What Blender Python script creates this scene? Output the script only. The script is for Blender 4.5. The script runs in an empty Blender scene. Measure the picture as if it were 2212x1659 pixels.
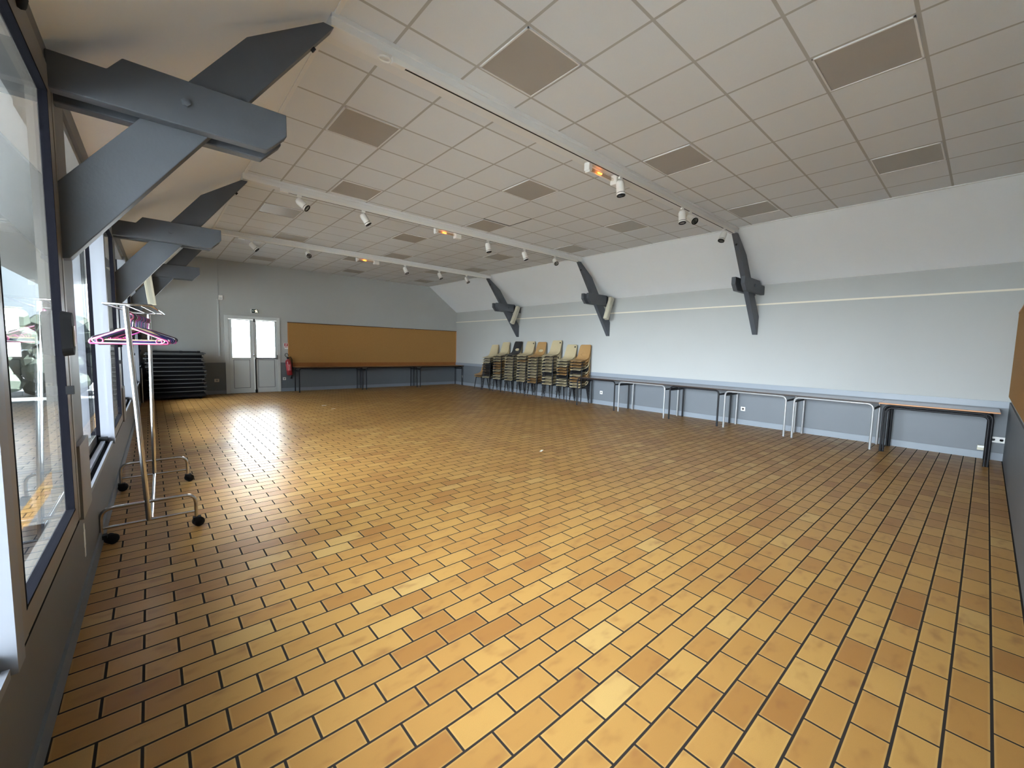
import bpy, math, random
from mathutils import Vector, Matrix

random.seed(7)
SC = bpy.context.scene
COL = SC.collection
PI = math.pi

# ------------------------------------------------------------------ measures
HC = 3.69            # ceiling tiles
XL, XR = -0.360, 9.195
YB, YF = -0.27, 13.95
CXL, CXR = 1.03, 7.98          # edges of the flat ceiling
ZW = 2.82                      # walls meet the slopes
OFF = [0.0, 3.56, 7.15]        # truss offsets along the hall
SH = 0.012                     # the window wall is not quite parallel to the hall


# ------------------------------------------------------------------ mesh builder
class MB:
    def __init__(s):
        s.v, s.f, s.sm = [], [], []

    def _add(s, vs, fs, smooth=False):
        b = len(s.v)
        s.v += [tuple(p) for p in vs]
        s.f += [tuple(b + i for i in q) for q in fs]
        s.sm += [smooth] * len(fs)

    def box(s, x0, x1, y0, y1, z0, z1):
        s._add([(x0, y0, z0), (x1, y0, z0), (x1, y1, z0), (x0, y1, z0), (x0, y0, z1), (x1, y0, z1), (x1, y1, z1), (x0, y1, z1)],
               [(0, 3, 2, 1), (4, 5, 6, 7), (0, 1, 5, 4), (1, 2, 6, 5), (2, 3, 7, 6), (3, 0, 4, 7)])
        return s

    def cbox(s, c, d, M=None):
        x, y, z = d[0] / 2, d[1] / 2, d[2] / 2
        M = M or Matrix()
        c = Vector(c)
        vs = [c + M @ Vector(p) for p in [(-x, -y, -z), (x, -y, -z), (x, y, -z), (-x, y, -z), (-x, -y, z), (x, -y, z), (x, y, z), (-x, y, z)]]
        s._add(vs, [(0, 3, 2, 1), (4, 5, 6, 7), (0, 1, 5, 4), (1, 2, 6, 5), (2, 3, 7, 6), (3, 0, 4, 7)])
        return s

    def prism(s, poly, y0, y1):          # polygon in (x,z), extruded along y
        n = len(poly)
        a = sum(poly[i][0] * poly[(i + 1) % n][1] - poly[(i + 1) % n][0] * poly[i][1] for i in range(n))
        if a < 0: poly = poly[::-1]
        s._add([(x, y0, z) for x, z in poly] + [(x, y1, z) for x, z in poly],
               [tuple(range(n)), tuple(range(2 * n - 1, n - 1, -1))] + [((i + 1) % n, i, n + i, n + (i + 1) % n) for i in range(n)])
        return s

    def prismz(s, poly, z0, z1):         # polygon in (x,y), extruded along z
        n = len(poly)
        a = sum(poly[i][0] * poly[(i + 1) % n][1] - poly[(i + 1) % n][0] * poly[i][1] for i in range(n))
        if a < 0: poly = poly[::-1]
        s._add([(x, y, z0) for x, y in poly] + [(x, y, z1) for x, y in poly],
               [tuple(range(n - 1, -1, -1)), tuple(range(n, 2 * n))] + [(i, (i + 1) % n, n + (i + 1) % n, n + i) for i in range(n)])
        return s

    def tube(s, pts, r, n=10, closed=False, cap=True):
        pts = [Vector(p) for p in pts]
        m = len(pts)
        ups, prev = [], None
        rings = []
        for i in range(m):
            if closed:
                t = (pts[(i + 1) % m] - pts[i - 1]).normalized()
            else:
                t = (pts[min(i + 1, m - 1)] - pts[max(i - 1, 0)]).normalized()
            if prev is None:
                u = t.orthogonal().normalized()
            else:
                u = (prev - t * prev.dot(t))
                u = u.normalized() if u.length > 1e-6 else t.orthogonal().normalized()
            prev = u
            w = t.cross(u)
            rr = r[i] if isinstance(r, (list, tuple)) else r
            rings.append([pts[i] + (u * math.cos(2 * PI * k / n) + w * math.sin(2 * PI * k / n)) * rr for k in range(n)])
        vs = [p for ring in rings for p in ring]
        fs = []
        for i in range(m if closed else m - 1):
            j = (i + 1) % m
            for k in range(n):
                fs.append((i * n + k, i * n + (k + 1) % n, j * n + (k + 1) % n, j * n + k))
        s._add(vs, fs, True)
        if cap and not closed:
            s._add(rings[0], [tuple(range(n - 1, -1, -1))])
            s._add(rings[-1], [tuple(range(n))])
        return s

    def lathe(s, prof, o=(0, 0, 0), ax=(0, 0, 1), n=20, smooth=True):   # prof: (r, h)
        ax = Vector(ax).normalized(); u = ax.orthogonal().normalized(); w = ax.cross(u); o = Vector(o)
        vs = [o + ax * h + (u * math.cos(2 * PI * k / n) + w * math.sin(2 * PI * k / n)) * r for r, h in prof for k in range(n)]
        fs = [(i * n + k, i * n + (k + 1) % n, (i + 1) * n + (k + 1) % n, (i + 1) * n + k) for i in range(len(prof) - 1) for k in range(n)]
        s._add(vs, fs, smooth)
        if prof[0][0] > 1e-5: s._add(vs[:n], [tuple(range(n - 1, -1, -1))])
        if prof[-1][0] > 1e-5: s._add(vs[-n:], [tuple(range(n))])
        return s

    def shear(s):                        # follow the window wall's own direction
        s.v = [(x + SH * y, y, z) for x, y, z in s.v]
        return s

    def build(s, name, mats, parent=None, loc=None, bevel=0, kind=None, fmat=None):
        me = bpy.data.meshes.new(name)
        off = Vector(loc) if loc else Vector((0, 0, 0))
        me.from_pydata([Vector(p) - off for p in s.v], [], s.f)
        for p, q in zip(me.polygons, s.sm): p.use_smooth = q
        if not isinstance(mats, (list, tuple)): mats = [mats]
        for m in mats: me.materials.append(m)
        if fmat:
            for p, i in zip(me.polygons, fmat): p.material_index = i
        me.update()
        o = bpy.data.objects.new(name, me)
        COL.objects.link(o)
        o.location = off
        if parent:
            o.parent = parent
            q, wl_ = parent, Vector((0, 0, 0))
            while q: wl_ += q.location; q = q.parent
            o.location = off - wl_
        if bevel:
            b = o.modifiers.new('bevel', 'BEVEL'); b.width = bevel; b.segments = 2; b.limit_method = 'ANGLE'; b.angle_limit = 0.7
        if kind: o['kind'] = kind
        return o


def fillet(pts, r, n=5):
    pts = [Vector(p) for p in pts]
    out = [pts[0]]
    for i in range(1, len(pts) - 1):
        a, b, c = pts[i - 1], pts[i], pts[i + 1]
        d1, d2 = (a - b), (c - b)
        rr = min(r, d1.length * .49, d2.length * .49)
        p, q = b + d1.normalized() * rr, b + d2.normalized() * rr
        for k in range(n + 1):
            t = k / n
            out.append(p * (1 - t) ** 2 + b * 2 * t * (1 - t) + q * t * t)
    out.append(pts[-1])
    return out


def thing(name, label, cat, loc=(0, 0, 0), group=None, kind=None):
    o = bpy.data.objects.new(name, None)
    o.empty_display_size = .1
    COL.objects.link(o)
    o.location = loc
    if label: o['label'] = label
    if cat: o['category'] = cat
    if group: o['group'] = group
    if kind: o['kind'] = kind
    return o


def tag(o, label, cat, group=None):
    o['label'] = label; o['category'] = cat
    if group: o['group'] = group
    return o


# ------------------------------------------------------------------ materials
def lin(c):
    return tuple(((v / 255) / 12.92 if v / 255 <= .04045 else ((v / 255 + .055) / 1.055) ** 2.4) for v in c) + (1,)


def mat(name, col, rough=.6, metal=0, spec=.5, noise=0, nscale=20, bump=0, bscale=200, coat=0):
    m = bpy.data.materials.new(name); m.use_nodes = True
    N, L = m.node_tree.nodes, m.node_tree.links
    b = N['Principled BSDF']
    b.inputs['Base Color'].default_value = tuple(col) + ((1,) if len(col) == 3 else ())
    b.inputs['Roughness'].default_value = rough
    b.inputs['Metallic'].default_value = metal
    b.inputs['Specular IOR Level'].default_value = spec
    if coat: b.inputs['Coat Weight'].default_value = coat; b.inputs['Coat Roughness'].default_value = .15
    if noise or bump:
        tc = N.new('ShaderNodeTexCoord')
    if noise:
        t = N.new('ShaderNodeTexNoise'); t.inputs['Scale'].default_value = nscale; t.inputs['Detail'].default_value = 4
        L.new(tc.outputs['Object'], t.inputs['Vector'])
        mx = N.new('ShaderNodeMix'); mx.data_type = 'RGBA'
        c = tuple(col)[:3]
        mx.inputs[6].default_value = tuple(max(0, v * (1 - noise)) for v in c) + (1,)
        mx.inputs[7].default_value = tuple(min(1, v * (1 + noise)) for v in c) + (1,)
        L.new(t.outputs['Fac'], mx.inputs[0]); L.new(mx.outputs[2], b.inputs['Base Color'])
    if bump:
        t2 = N.new('ShaderNodeTexNoise'); t2.inputs['Scale'].default_value = bscale; t2.inputs['Detail'].default_value = 3
        L.new(tc.outputs['Object'], t2.inputs['Vector'])
        bp = N.new('ShaderNodeBump'); bp.inputs['Strength'].default_value = bump; bp.inputs['Distance'].default_value = .004
        L.new(t2.outputs['Fac'], bp.inputs['Height']); L.new(bp.outputs['Normal'], b.inputs['Normal'])
    return m


def emis(name, col, s):
    m = bpy.data.materials.new(name); m.use_nodes = True
    b = m.node_tree.nodes['Principled BSDF']
    b.inputs['Base Color'].default_value = tuple(col) + (1,)
    b.inputs['Emission Color'].default_value = tuple(col) + (1,)
    b.inputs['Emission Strength'].default_value = s
    return m


def glass(name, tint=(.92, .965, .985), ior=1.5):
    m = bpy.data.materials.new(name); m.use_nodes = True
    N, L = m.node_tree.nodes, m.node_tree.links
    N.remove(N['Principled BSDF'])
    tr = N.new('ShaderNodeBsdfTransparent'); tr.inputs[0].default_value = tint + (1,)
    gl = N.new('ShaderNodeBsdfGlossy'); gl.inputs['Roughness'].default_value = .01
    fr = N.new('ShaderNodeFresnel')
    ge = N.new('ShaderNodeNewGeometry'); mr = N.new('ShaderNodeMapRange')          # same reflectance from both sides of a thin pane
    mr.inputs[3].default_value = ior; mr.inputs[4].default_value = 1 / ior
    L.new(ge.outputs['Backfacing'], mr.inputs[0]); L.new(mr.outputs[0], fr.inputs['IOR'])
    mx = N.new('ShaderNodeMixShader')
    L.new(fr.outputs[0], mx.inputs[0]); L.new(tr.outputs[0], mx.inputs[1]); L.new(gl.outputs[0], mx.inputs[2])
    L.new(mx.outputs[0], N['Material Output'].inputs[0])
    return m


class MN:       # tiny helper for node arithmetic
    def __init__(s, nt): s.N, s.L = nt.nodes, nt.links
    def m(s, op, a, b=None, c=None):
        n = s.N.new('ShaderNodeMath'); n.operation = op
        for i, x in enumerate([a, b, c]):
            if x is None: continue
            if isinstance(x, (int, float)): n.inputs[i].default_value = x
            else: s.L.new(x, n.inputs[i])
        return n.outputs[0]
    def smooth(s, x, a, b):
        n = s.N.new('ShaderNodeMapRange'); n.interpolation_type = 'SMOOTHSTEP'
        s.L.new(x, n.inputs[0]); n.inputs[1].default_value = a; n.inputs[2].default_value = b
        return n.outputs[0]
    def mix(s, f, a, b):
        n = s.N.new('ShaderNodeMix'); n.data_type = 'RGBA'
        for i, x in ((0, f), (6, a), (7, b)):
            if isinstance(x, (int, float)): n.inputs[i].default_value = x
            elif isinstance(x, tuple): n.inputs[i].default_value = x + ((1,) if len(x) == 3 else ())
            else: s.L.new(x, n.inputs[i])
        return n.outputs[2]


def floor_mat():
    m = bpy.data.materials.new('terracotta_tiles'); m.use_nodes = True
    k = MN(m.node_tree); N, L = k.N, k.L
    b = N['Principled BSDF']
    g = N.new('ShaderNodeNewGeometry'); sp = N.new('ShaderNodeSeparateXYZ'); L.new(g.outputs['Position'], sp.inputs[0])
    px, py, x0, y0 = .2484, .1246, 1.1686, .8708
    ry = k.m('DIVIDE', k.m('SUBTRACT', sp.outputs[1], y0), py)
    row = k.m('FLOOR', ry); fy = k.m('FRACT', k.m('ADD', ry, 1000))
    par = k.m('MULTIPLY', k.m('FLOORED_MODULO', k.m('ADD', row, 1), 2), .5)
    rx = k.m('ADD', k.m('DIVIDE', k.m('SUBTRACT', sp.outputs[0], x0), px), par)
    col = k.m('FLOOR', rx); fx = k.m('FRACT', k.m('ADD', rx, 1000))
    ex = k.m('MULTIPLY', k.m('MINIMUM', fx, k.m('SUBTRACT', 1, fx)), px)
    ey = k.m('MULTIPLY', k.m('MINIMUM', fy, k.m('SUBTRACT', 1, fy)), py)
    e = k.m('MINIMUM', ex, ey)
    tile = k.smooth(e, .0040, .0058)
    cid = N.new('ShaderNodeCombineXYZ'); L.new(col, cid.inputs[0]); L.new(row, cid.inputs[1])
    wn = N.new('ShaderNodeTexWhiteNoise'); wn.noise_dimensions = '2D'; L.new(cid.outputs[0], wn.inputs['Vector'])
    rp = N.new('ShaderNodeValToRGB'); L.new(wn.outputs['Value'], rp.inputs[0])
    cr = rp.color_ramp
    cr.elements[0].position = 0; cr.elements[0].color = (.285, .13, .036, 1)
    cr.elements[1].position = 1; cr.elements[1].color = (.45, .285, .10, 1)
    for pos, c in ((.15, (.335, .168, .046, 1)), (.6, (.385, .207, .059, 1)), (.93, (.41, .23, .067, 1))):
        q = cr.elements.new(pos); q.color = c
    # flaming inside each tile: smudges that differ from tile to tile
    vm = N.new('ShaderNodeVectorMath'); vm.operation = 'MULTIPLY_ADD'
    L.new(cid.outputs[0], vm.inputs[0]); vm.inputs[1].default_value = (3.7, 5.3, 0); L.new(g.outputs['Position'], vm.inputs[2])
    mp = N.new('ShaderNodeMapping'); mp.inputs['Scale'].default_value = (5, 9, 1); L.new(vm.outputs[0], mp.inputs[0])
    n1 = N.new('ShaderNodeTexNoise'); n1.inputs['Scale'].default_value = 1.4; n1.inputs['Detail'].default_value = 2
    L.new(mp.outputs[0], n1.inputs['Vector'])
    sm = k.smooth(n1.outputs['Fac'], .5, .85)
    c1 = k.mix(k.m('MULTIPLY', sm, .75), rp.outputs[0], (.21, .09, .032))
    n2 = N.new('ShaderNodeTexNoise'); n2.inputs['Scale'].default_value = 350; n2.inputs['Detail'].default_value = 2
    L.new(g.outputs['Position'], n2.inputs['Vector'])
    c2 = k.mix(k.m('MULTIPLY', k.smooth(n2.outputs['Fac'], .4, .75), .22), c1, (.26, .125, .042))
    edge = k.smooth(e, .004, .014)
    c2b = k.mix(k.m('MULTIPLY', k.m('SUBTRACT', 1, edge), .35), c2, (.56, .36, .13))
    c3 = k.mix(tile, (.028, .023, .02), c2b)
    L.new(c3, b.inputs['Base Color'])
    n3 = N.new('ShaderNodeTexNoise'); n3.inputs['Scale'].default_value = 3; L.new(g.outputs['Position'], n3.inputs['Vector'])
    rg = k.m('ADD', k.m('MULTIPLY', n3.outputs['Fac'], .10), .31)
    L.new(k.m('ADD', k.m('MULTIPLY', tile, k.m('SUBTRACT', rg, .85)), .85), b.inputs['Roughness'])
    L.new(k.m('ADD', k.m('MULTIPLY', tile, .11), .04), b.inputs['Specular IOR Level'])
    bp = N.new('ShaderNodeBump'); bp.inputs['Strength'].default_value = .35; bp.inputs['Distance'].default_value = .002
    h = k.m('ADD', k.smooth(e, .002, .008), k.m('MULTIPLY', n1.outputs['Fac'], .2))
    L.new(h, bp.inputs['Height']); L.new(bp.outputs['Normal'], b.inputs['Normal'])
    return m


def ceil_mat(name, gy):
    m = bpy.data.materials.new(name); m.use_nodes = True
    k = MN(m.node_tree); N, L = k.N, k.L
    b = N['Principled BSDF']; b.inputs['Roughness'].default_value = .9; b.inputs['Specular IOR Level'].default_value = .2
    g = N.new('ShaderNodeNewGeometry'); sp = N.new('ShaderNodeSeparateXYZ'); L.new(g.outputs['Position'], sp.inputs[0])
    gx = k.m('DIVIDE', k.m('SUBTRACT', sp.outputs[0], 2.06), .6); gyy = k.m('DIVIDE', k.m('SUBTRACT', sp.outputs[1], gy), .6)
    fx = k.m('FRACT', k.m('ADD', gx, 100)); fy = k.m('FRACT', k.m('ADD', gyy, 100))
    ex = k.m('MULTIPLY', k.m('MINIMUM', fx, k.m('SUBTRACT', 1, fx)), .6)
    ey = k.m('MULTIPLY', k.m('MINIMUM', fy, k.m('SUBTRACT', 1, fy)), .6)
    line = k.smooth(k.m('MINIMUM', ex, ey), .010, .0125)
    cid = N.new('ShaderNodeCombineXYZ'); L.new(k.m('FLOOR', gx), cid.inputs[0]); L.new(k.m('FLOOR', gyy), cid.inputs[1])
    wn = N.new('ShaderNodeTexWhiteNoise'); wn.noise_dimensions = '2D'; L.new(cid.outputs[0], wn.inputs['Vector'])
    t = k.mix(wn.outputs['Value'], (.675, .70, .725), (.705, .733, .76))
    n2 = N.new('ShaderNodeTexNoise'); n2.inputs['Scale'].default_value = 260; n2.inputs['Detail'].default_value = 2
    L.new(g.outputs['Position'], n2.inputs['Vector'])
    t2 = k.mix(k.m('MULTIPLY', k.smooth(n2.outputs['Fac'], .45, .8), .12), t, (.52, .52, .51))
    L.new(k.mix(line, (.43, .425, .41), t2), b.inputs['Base Color'])
    bp = N.new('ShaderNodeBump'); bp.inputs['Strength'].default_value = .25; bp.inputs['Distance'].default_value = .003
    L.new(n2.outputs['Fac'], bp.inputs['Height']); L.new(bp.outputs['Normal'], b.inputs['Normal'])
    return m


M = dict(
    floor=floor_mat(),
    wall=mat('grey_paint', (.405, .413, .402), .75, spec=.3, noise=.03, nscale=1.5, bump=.12, bscale=260),
    slope=mat('white_plaster', (.76, .785, .815), .85, spec=.2, noise=.02, nscale=2, bump=.1, bscale=200),
    dado=mat('slate_paint', (.135, .149, .165), .5, spec=.45, noise=.05, nscale=3, bump=.1, bscale=250),
    cap=mat('blue_grey_and_ledge_light', (.22, .248, .283), .42, spec=.5, noise=.04, nscale=4),  # baseboard paint, shared by the dado ledge with its painted light
    truss=mat('slate_timber', (.074, .082, .096), .5, spec=.4, noise=.12, nscale=6, bump=.15, bscale=60),
    beam=mat('cream_plaster', (.73, .735, .735), .75, spec=.3, noise=.03, nscale=5),
    panel=mat('taupe_panel', (.38, .355, .32), .55, noise=.05, nscale=3),
    panel2=mat('grey_panel', (.40, .39, .36), .55, noise=.05, nscale=3),
    whiteplastic=mat('white_plastic', (.78, .77, .74), .35),
    cream=mat('cream_plastic', (.52, .49, .38), .5),
    black=mat('black_paint', (.010, .010, .012), .45, spec=.25),
    rubber=mat('black_rubber', (.012, .012, .013), .7, spec=.15),
    chrome=mat('chrome', (.62, .62, .63), .16, metal=1),
    satin=mat('satin_grey_metal', (.36, .365, .37), .3, metal=.35),
    steel=mat('grey_steel', (.5, .51, .52), .28, metal=1),
    alu=mat('taupe_frame', (.19, .175, .158), .42, spec=.5, noise=.05, nscale=3),
    alulight=mat('white_frame', (.22, .23, .26), .5),
    gasket=mat('black_gasket', (.006, .006, .009), .9, spec=.05),
    glass=glass('window_glass'),
    cork=mat('cork', (.37, .20, .065), .85, spec=.2, noise=.14, nscale=60, bump=.25, bscale=150),
    corkframe=mat('dark_frame', (.07, .028, .012), .5),
    orange_wood=mat('orange_wood_edge', (.50, .22, .075), .5),
    doorpaint=mat('door_paint', (.55, .575, .57), .45, noise=.02, nscale=3),
    red=mat('red_enamel', (.26, .008, .016), .28, coat=.4),
    signred=mat('sign_red', (.38, .015, .022), .4),
    white=mat('white_paint', (.82, .82, .80), .5),
    signgreen=mat('dark_green', (.012, .032, .026), .4),
    picto=emis('lit_pictogram', (1., .9, .62), 1.1),
    pictodim=mat('pictogram_white', (.75, .75, .68), .5),
    glow=emis('glowing_filament', (1., .30, .03), 5),
    tubeglass=glass('tube_glass', (.85, .80, .74)),
    reflector=mat('lamp_reflector', (.9, .9, .9), .1, metal=1),
    laminate=mat('brown_laminate', (.19, .105, .055), .14, spec=.55, noise=.15, nscale=8),
    cork_tinted_top=mat('laminate_cork_reflection', (.34, .155, .05), .5, spec=.15, noise=.12, nscale=6),  # far tabletops: the orange reflection of the cork is put into the colour
    railwood=mat('red_brown_wood', (.27, .105, .03), .5, spec=.25, noise=.15, nscale=8),
    paving=mat('outdoor_paving', (.72, .73, .72), .9, noise=.1, nscale=2),
    darkstrip=mat('dark_strip_grey', (.13, .14, .145), .9, noise=.2, nscale=5),
    leaf=mat('hedge_leaves', (.045, .06, .047), .7, noise=.5, nscale=2.2),
    render=mat('blocker_render', (.07, .08, .085), .9, noise=.1, nscale=.8),
)

# ------------------------------------------------------------------ room shell
st = 'structure'
MB().box(XL - .5, XR + .5, YB - .3, YF + .3, -.2, 0).build('floor', M['floor'], kind=st)

# flat tiled ceiling, one slab with one grid per bay
cm = [ceil_mat('ceiling_tiles_%s' % n, g) for n, g in (('front', 2.873), ('second', 3.56), ('third', 7.20), ('rear', 10.80))]
cb = MB(); fm = []
ys = [YB - .2, 3.16, 6.72, 10.3, YF + .1]
for i in range(4):
    cb.box(CXL, CXR, ys[i], ys[i + 1], HC, HC + .1); fm += [i] * 6
cb.build('ceiling', cm, kind=st, fmat=fm)
# plain margins beside the beams
tm = MB()
for y0, y1 in ((3.20, 3.415), (6.76, 6.95), (10.34, 10.52)):
    tm.box(CXL, CXR, y0, y1, HC - .004, HC + .01)
tm.build('trim_1', M['beam'], kind=st)
MB().prism([(XL - .1, ZW - .0735), (CXL, HC), (CXL, HC + .1), (XL - .1, ZW + .1)], YB - .2, YF + .1).build('ceiling_slope_left', M['slope'], kind=st)
MB().prism([(XR + .1, ZW - .0716), (CXR, HC), (CXR, HC + .1), (XR + .1, ZW + .1)], YB - .2, YF + .1).build('ceiling_slope_right', M['slope'], kind=st)
MB().box(XL - .6, XR + .4, YB - .4, YF + .4, 3.92, 4.1).build('roof', M['slope'], kind=st)
MB().prism([(XL - 1.45, 2.62), (XL - .2, 2.86), (XL - .2, 3.0), (XL - 1.45, 2.72)], YB - .4, YF + .4).build('roof_eaves', M['beam'], kind=st)
# slim cream bead where the tiles meet the slopes
bd = MB()
bd.box(CXL - .004, CXL + .026, YB, YF, HC - .012, HC + .01).box(CXR - .026, CXR + .004, YB, YF, HC - .012, HC + .01)
bd.build('trim_2', M['beam'], kind=st)

# right wall
MB().box(XR, XR + .25, YB - .3, YF + .3, 0, 3.95).build('wall_right', M['wall'], kind=st)
w = MB().box(XR - .018, XR, YB, YF, .0, .84).build('wainscot_right', M['dado'], kind=st)
MB().box(XR - .026, XR, YB, YF, .765, .858).build('trim_3', M['cap'], kind=st)  # dado ledge, its lighter blue is light put into the colour
MB().box(XR - .034, XR, YB, YF, 0, .105).build('baseboard_right', M['cap'], kind=st)
# back wall behind the camera, with its cork panel and dado
bw = MB().box(XL - .4, XR + .25, YB - .25, YB, 0, 3.95)
bw.build('wall_back', M['wall'], kind=st)
MB().box(2.7, XR, YB, YB + .015, 0, .85).build('wainscot_back', M['dado'], kind=st)
# far wall with the door opening x 1.57..2.94
DX0, DX1, DZ = 1.60, 2.92, 2.17
fw = MB().box(XL - .4, DX0, YF, YF + .25, 0, 3.95).box(DX1, XR + .25, YF, YF + .25, 0, 3.95).box(DX0, DX1, YF, YF + .25, DZ, 3.95)
fw.build('wall_far', M['wall'], kind=st)
wf = MB().box(XL, 1.575, YF - .012, YF, 0, .875).box(2.945, XR, YF - .012, YF, 0, .875)
wf.build('wainscot_far', M['dado'], kind=st)
MB().box(2.945, XR, YF - .03, YF, 0, .10).box(XL, 1.575, YF - .03, YF, 0, .10).build('baseboard_far', M['cap'], kind=st)

# window wall ------------------------------------------------------
SILL, HEAD = .47, 2.72
WIN = [(-.05, 3.12), (3.50, 6.68), (7.06, 10.27), (10.65, 13.72)]
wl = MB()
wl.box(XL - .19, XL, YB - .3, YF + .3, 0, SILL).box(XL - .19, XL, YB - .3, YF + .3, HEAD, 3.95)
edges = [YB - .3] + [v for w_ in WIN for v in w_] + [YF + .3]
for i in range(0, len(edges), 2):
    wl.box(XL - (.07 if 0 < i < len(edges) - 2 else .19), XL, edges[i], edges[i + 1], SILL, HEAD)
wl.shear().build('wall_left', M['wall2'] if 'wall2' in M else mat('grey_paint_shaded', (.125, .125, .125), .5, spec=.4, noise=.04, nscale=3, bump=.08, bscale=250), kind=st)  # wall grey darkened, the shade of the backlit wall is in its colour
MB().box(XL - .01, XL + .012, YB, YF, 0, .10).shear().build('baseboard_left', M['dado'], kind=st)
pr = MB()
for i in range(1, 4):
    pr.box(XL, XL + .02, WIN[i - 1][1] + .02, WIN[i][0] - .005, .47, .872)
pr.shear().build('trim_4', M['alu'], kind=st)
MB().prism([(XL + .001 + .0205, .29), (XL + .0215, .40), (XL + .0215, .405), (XL + .0215, .30)], 3.28, 3.30)

for n, (y0, y1) in enumerate(WIN):
    ym = y0 + 1.84
    root = thing('window_%d' % (n + 1), 'sliding window with deep white mullion, %s along the window wall' %
                 ['beside the camera end', 'behind the coat rack', 'between the second and third timber braces', 'beside the folded table stack'][n], 'window', (0, 0, 0), kind=st)
    x = XL
    # fixed outer frame of the near half: jamb, mullion, head and sill with its tracks
    f = MB()
    f.box(x - .065, x - .01, y0, y0 + .03, SILL, HEAD).box(x - .18, x - .02, y0, ym, HEAD - .05, HEAD)
    f.box(x - .18, x, y0, ym, SILL - .002, SILL + .012)
    f.box(x - .15, x - .108, y0 + .04, ym, SILL + .012, SILL + .09)
    f.shear().build('window_frame', M['alu'], root)
    mu = MB().box(x - .078, x + .012, ym, ym + .075, SILL + .012, HEAD)
    mu.box(x - .02, x + .016, ym - .012, ym + .07, SILL + .0, HEAD)
    mu.shear().build('mullion', M['alulight'], root)
    MB().box(x - .106, x - .078, ym + .004, ym + .07, SILL + .01, HEAD).shear().build('gasket', M['gasket'], root)
    MB().box(x - .075, x - .045, y0 + .04, ym - .03, SILL + .012, SILL + .04).shear().build('track', M['alulight'], root)
    MB().box(x - .012, x + .004, y0 + .04, ym - .03, SILL + .0, SILL + .03).shear().build('track', M['alulight'], root)
    MB().box(x - .105, x - .08, y0 + .04, ym - .01, SILL + .0125, SILL + .016).shear().build('track_groove', M['gasket'], root)
    MB().box(x - .043, x - .014, y0 + .04, ym - .01, SILL + .0125, SILL + .016).shear().build('track_groove', M['gasket'], root)
    rl = MB().lathe([(.03, -.03), (.03, .03)], (x - .06, ym - .03, SILL + .045), (1, 0, 0), 12).shear()
    rl.build('roller', M['rubber'], root)
    MB().box(x - .117, x - .110, y0 + .03, ym, SILL + .09, HEAD - .05).shear().build('glass', M['glass'], root)
    # sliding sash of the far half, flush with the wall
    s = MB()
    a, b = ym + .075, y1
    s.box(x - .06, x + .012, a, a + .07, SILL + .03, HEAD)
    s.box(x - .06, x + .010, b - .16, b, SILL + .03, HEAD)
    s.box(x - .06, x + .012, b - .06, b - .02, SILL + .03, HEAD)
    s.box(x - .06, x + .011, a + .07, b - .16, SILL + .03, SILL + .115)
    s.box(x - .06, x + .011, a + .07, b - .16, 2.585, HEAD)
    s.shear().build('sash', M['alu'], root)
    gk = MB()
    gk.box(x - .02, x + .0125, a + .068, a + .082, SILL + .112, 2.59).box(x - .02, x + .0106, b - .172, b - .1595, SILL + .112, 2.59)
    gk.box(x - .02, x + .0115, a + .068, b - .1595, SILL + .112, SILL + .122).box(x - .02, x + .0115, a + .068, b - .1595, 2.577, 2.588)
    gk.shear().build('gasket', M['gasket'], root)
    MB().box(x - .012, x - .006, a + .08, b - .17, SILL + .12, 2.58).shear().build('glass', M['glass'], root)
    MB().box(x - .19, x + .004, a, b, SILL - .002, SILL + .022).shear().build('sill', M['gasket'], root)
    # black recessed pull and its latch
    h = MB()
    zc, yc = 1.465, b - .165
    poly = [(yc + .05 * math.cos(t), zc + (.06 if math.sin(t) > 0 else -.06) + .05 * math.sin(t)) for t in [2 * PI * k / 24 for k in range(24)]]
    nv = len(poly)
    h._add([(x + .008, p[0], p[1]) for p in poly] + [(x + .045, yc + (p[0] - yc) * .8, zc + (p[1] - zc) * .93) for p in poly],
           [tuple(range(nv - 1, -1, -1)), tuple(range(nv, 2 * nv))] + [(i, (i + 1) % nv, nv + (i + 1) % nv, nv + i) for i in range(nv)])
    hd = h.shear().build('handle', M['rubber'], root)
    MB().box(x + .045, x + .05, yc - .006, yc + .012, zc - .06, zc + .04).shear().build('handle_grip', M['whiteplastic'], hd)
    MB().box(x + .008, x + .035, yc - .02, yc + .01, 1.17, 1.21).shear().build('latch', M['rubber'], root)
    MB().tube([(x + .02 , b - .95, 2.66), (x + .03, b - .86, 2.665), (x + .03, b - .72, 2.665), (x + .02, b - .68, 2.66)], .016, 8).shear().build('latch', M['rubber'], root)

# ------------------------------------------------------------------ outside
MB().box(-4.6, XL - .22, -40, 70, -.45, -.24).build('added_ground_strip', M['darkstrip'], kind=st)  # dark strip added so the ground behind the panes stays dim
MB().box(-60, -4.6, -40, 70, -.45, -.25).box(XL - .22, 30, YF + .3, 45, -.45, -.25).build('ground', M['paving'], kind=st)
hb = MB()  # glimpsed greenery, placed and sized to hide the glaring ground beyond
random.seed(3)
for k in range(230):
    y = 18 + random.uniform(-.6, .6); z = random.uniform(0, 2.0); xx = random.uniform(-9, -.6)
    r = random.uniform(.22, .45)
    hb.lathe([(.001, -r), (r * .7, -r * .7), (r, 0), (r * .7, r * .7), (.001, r)], (xx, y, z), (random.uniform(-1, 1), random.uniform(-1, 1), 1), 8, False)
tag(hb.build('hedge', M['leaf'], kind='stuff'), 'green hedge outside, seen through the window panes', 'hedge')
hs = thing('blocker', 'added dark house seen outside through the windows', 'blocker', (-9, 14, -.25))
MB().box(-12, -6.2, 6.5, 24, -.25, 3.9).build('walls', M['render'], hs)  # added building, out of view, holds the western sky off the farther windows
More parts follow.
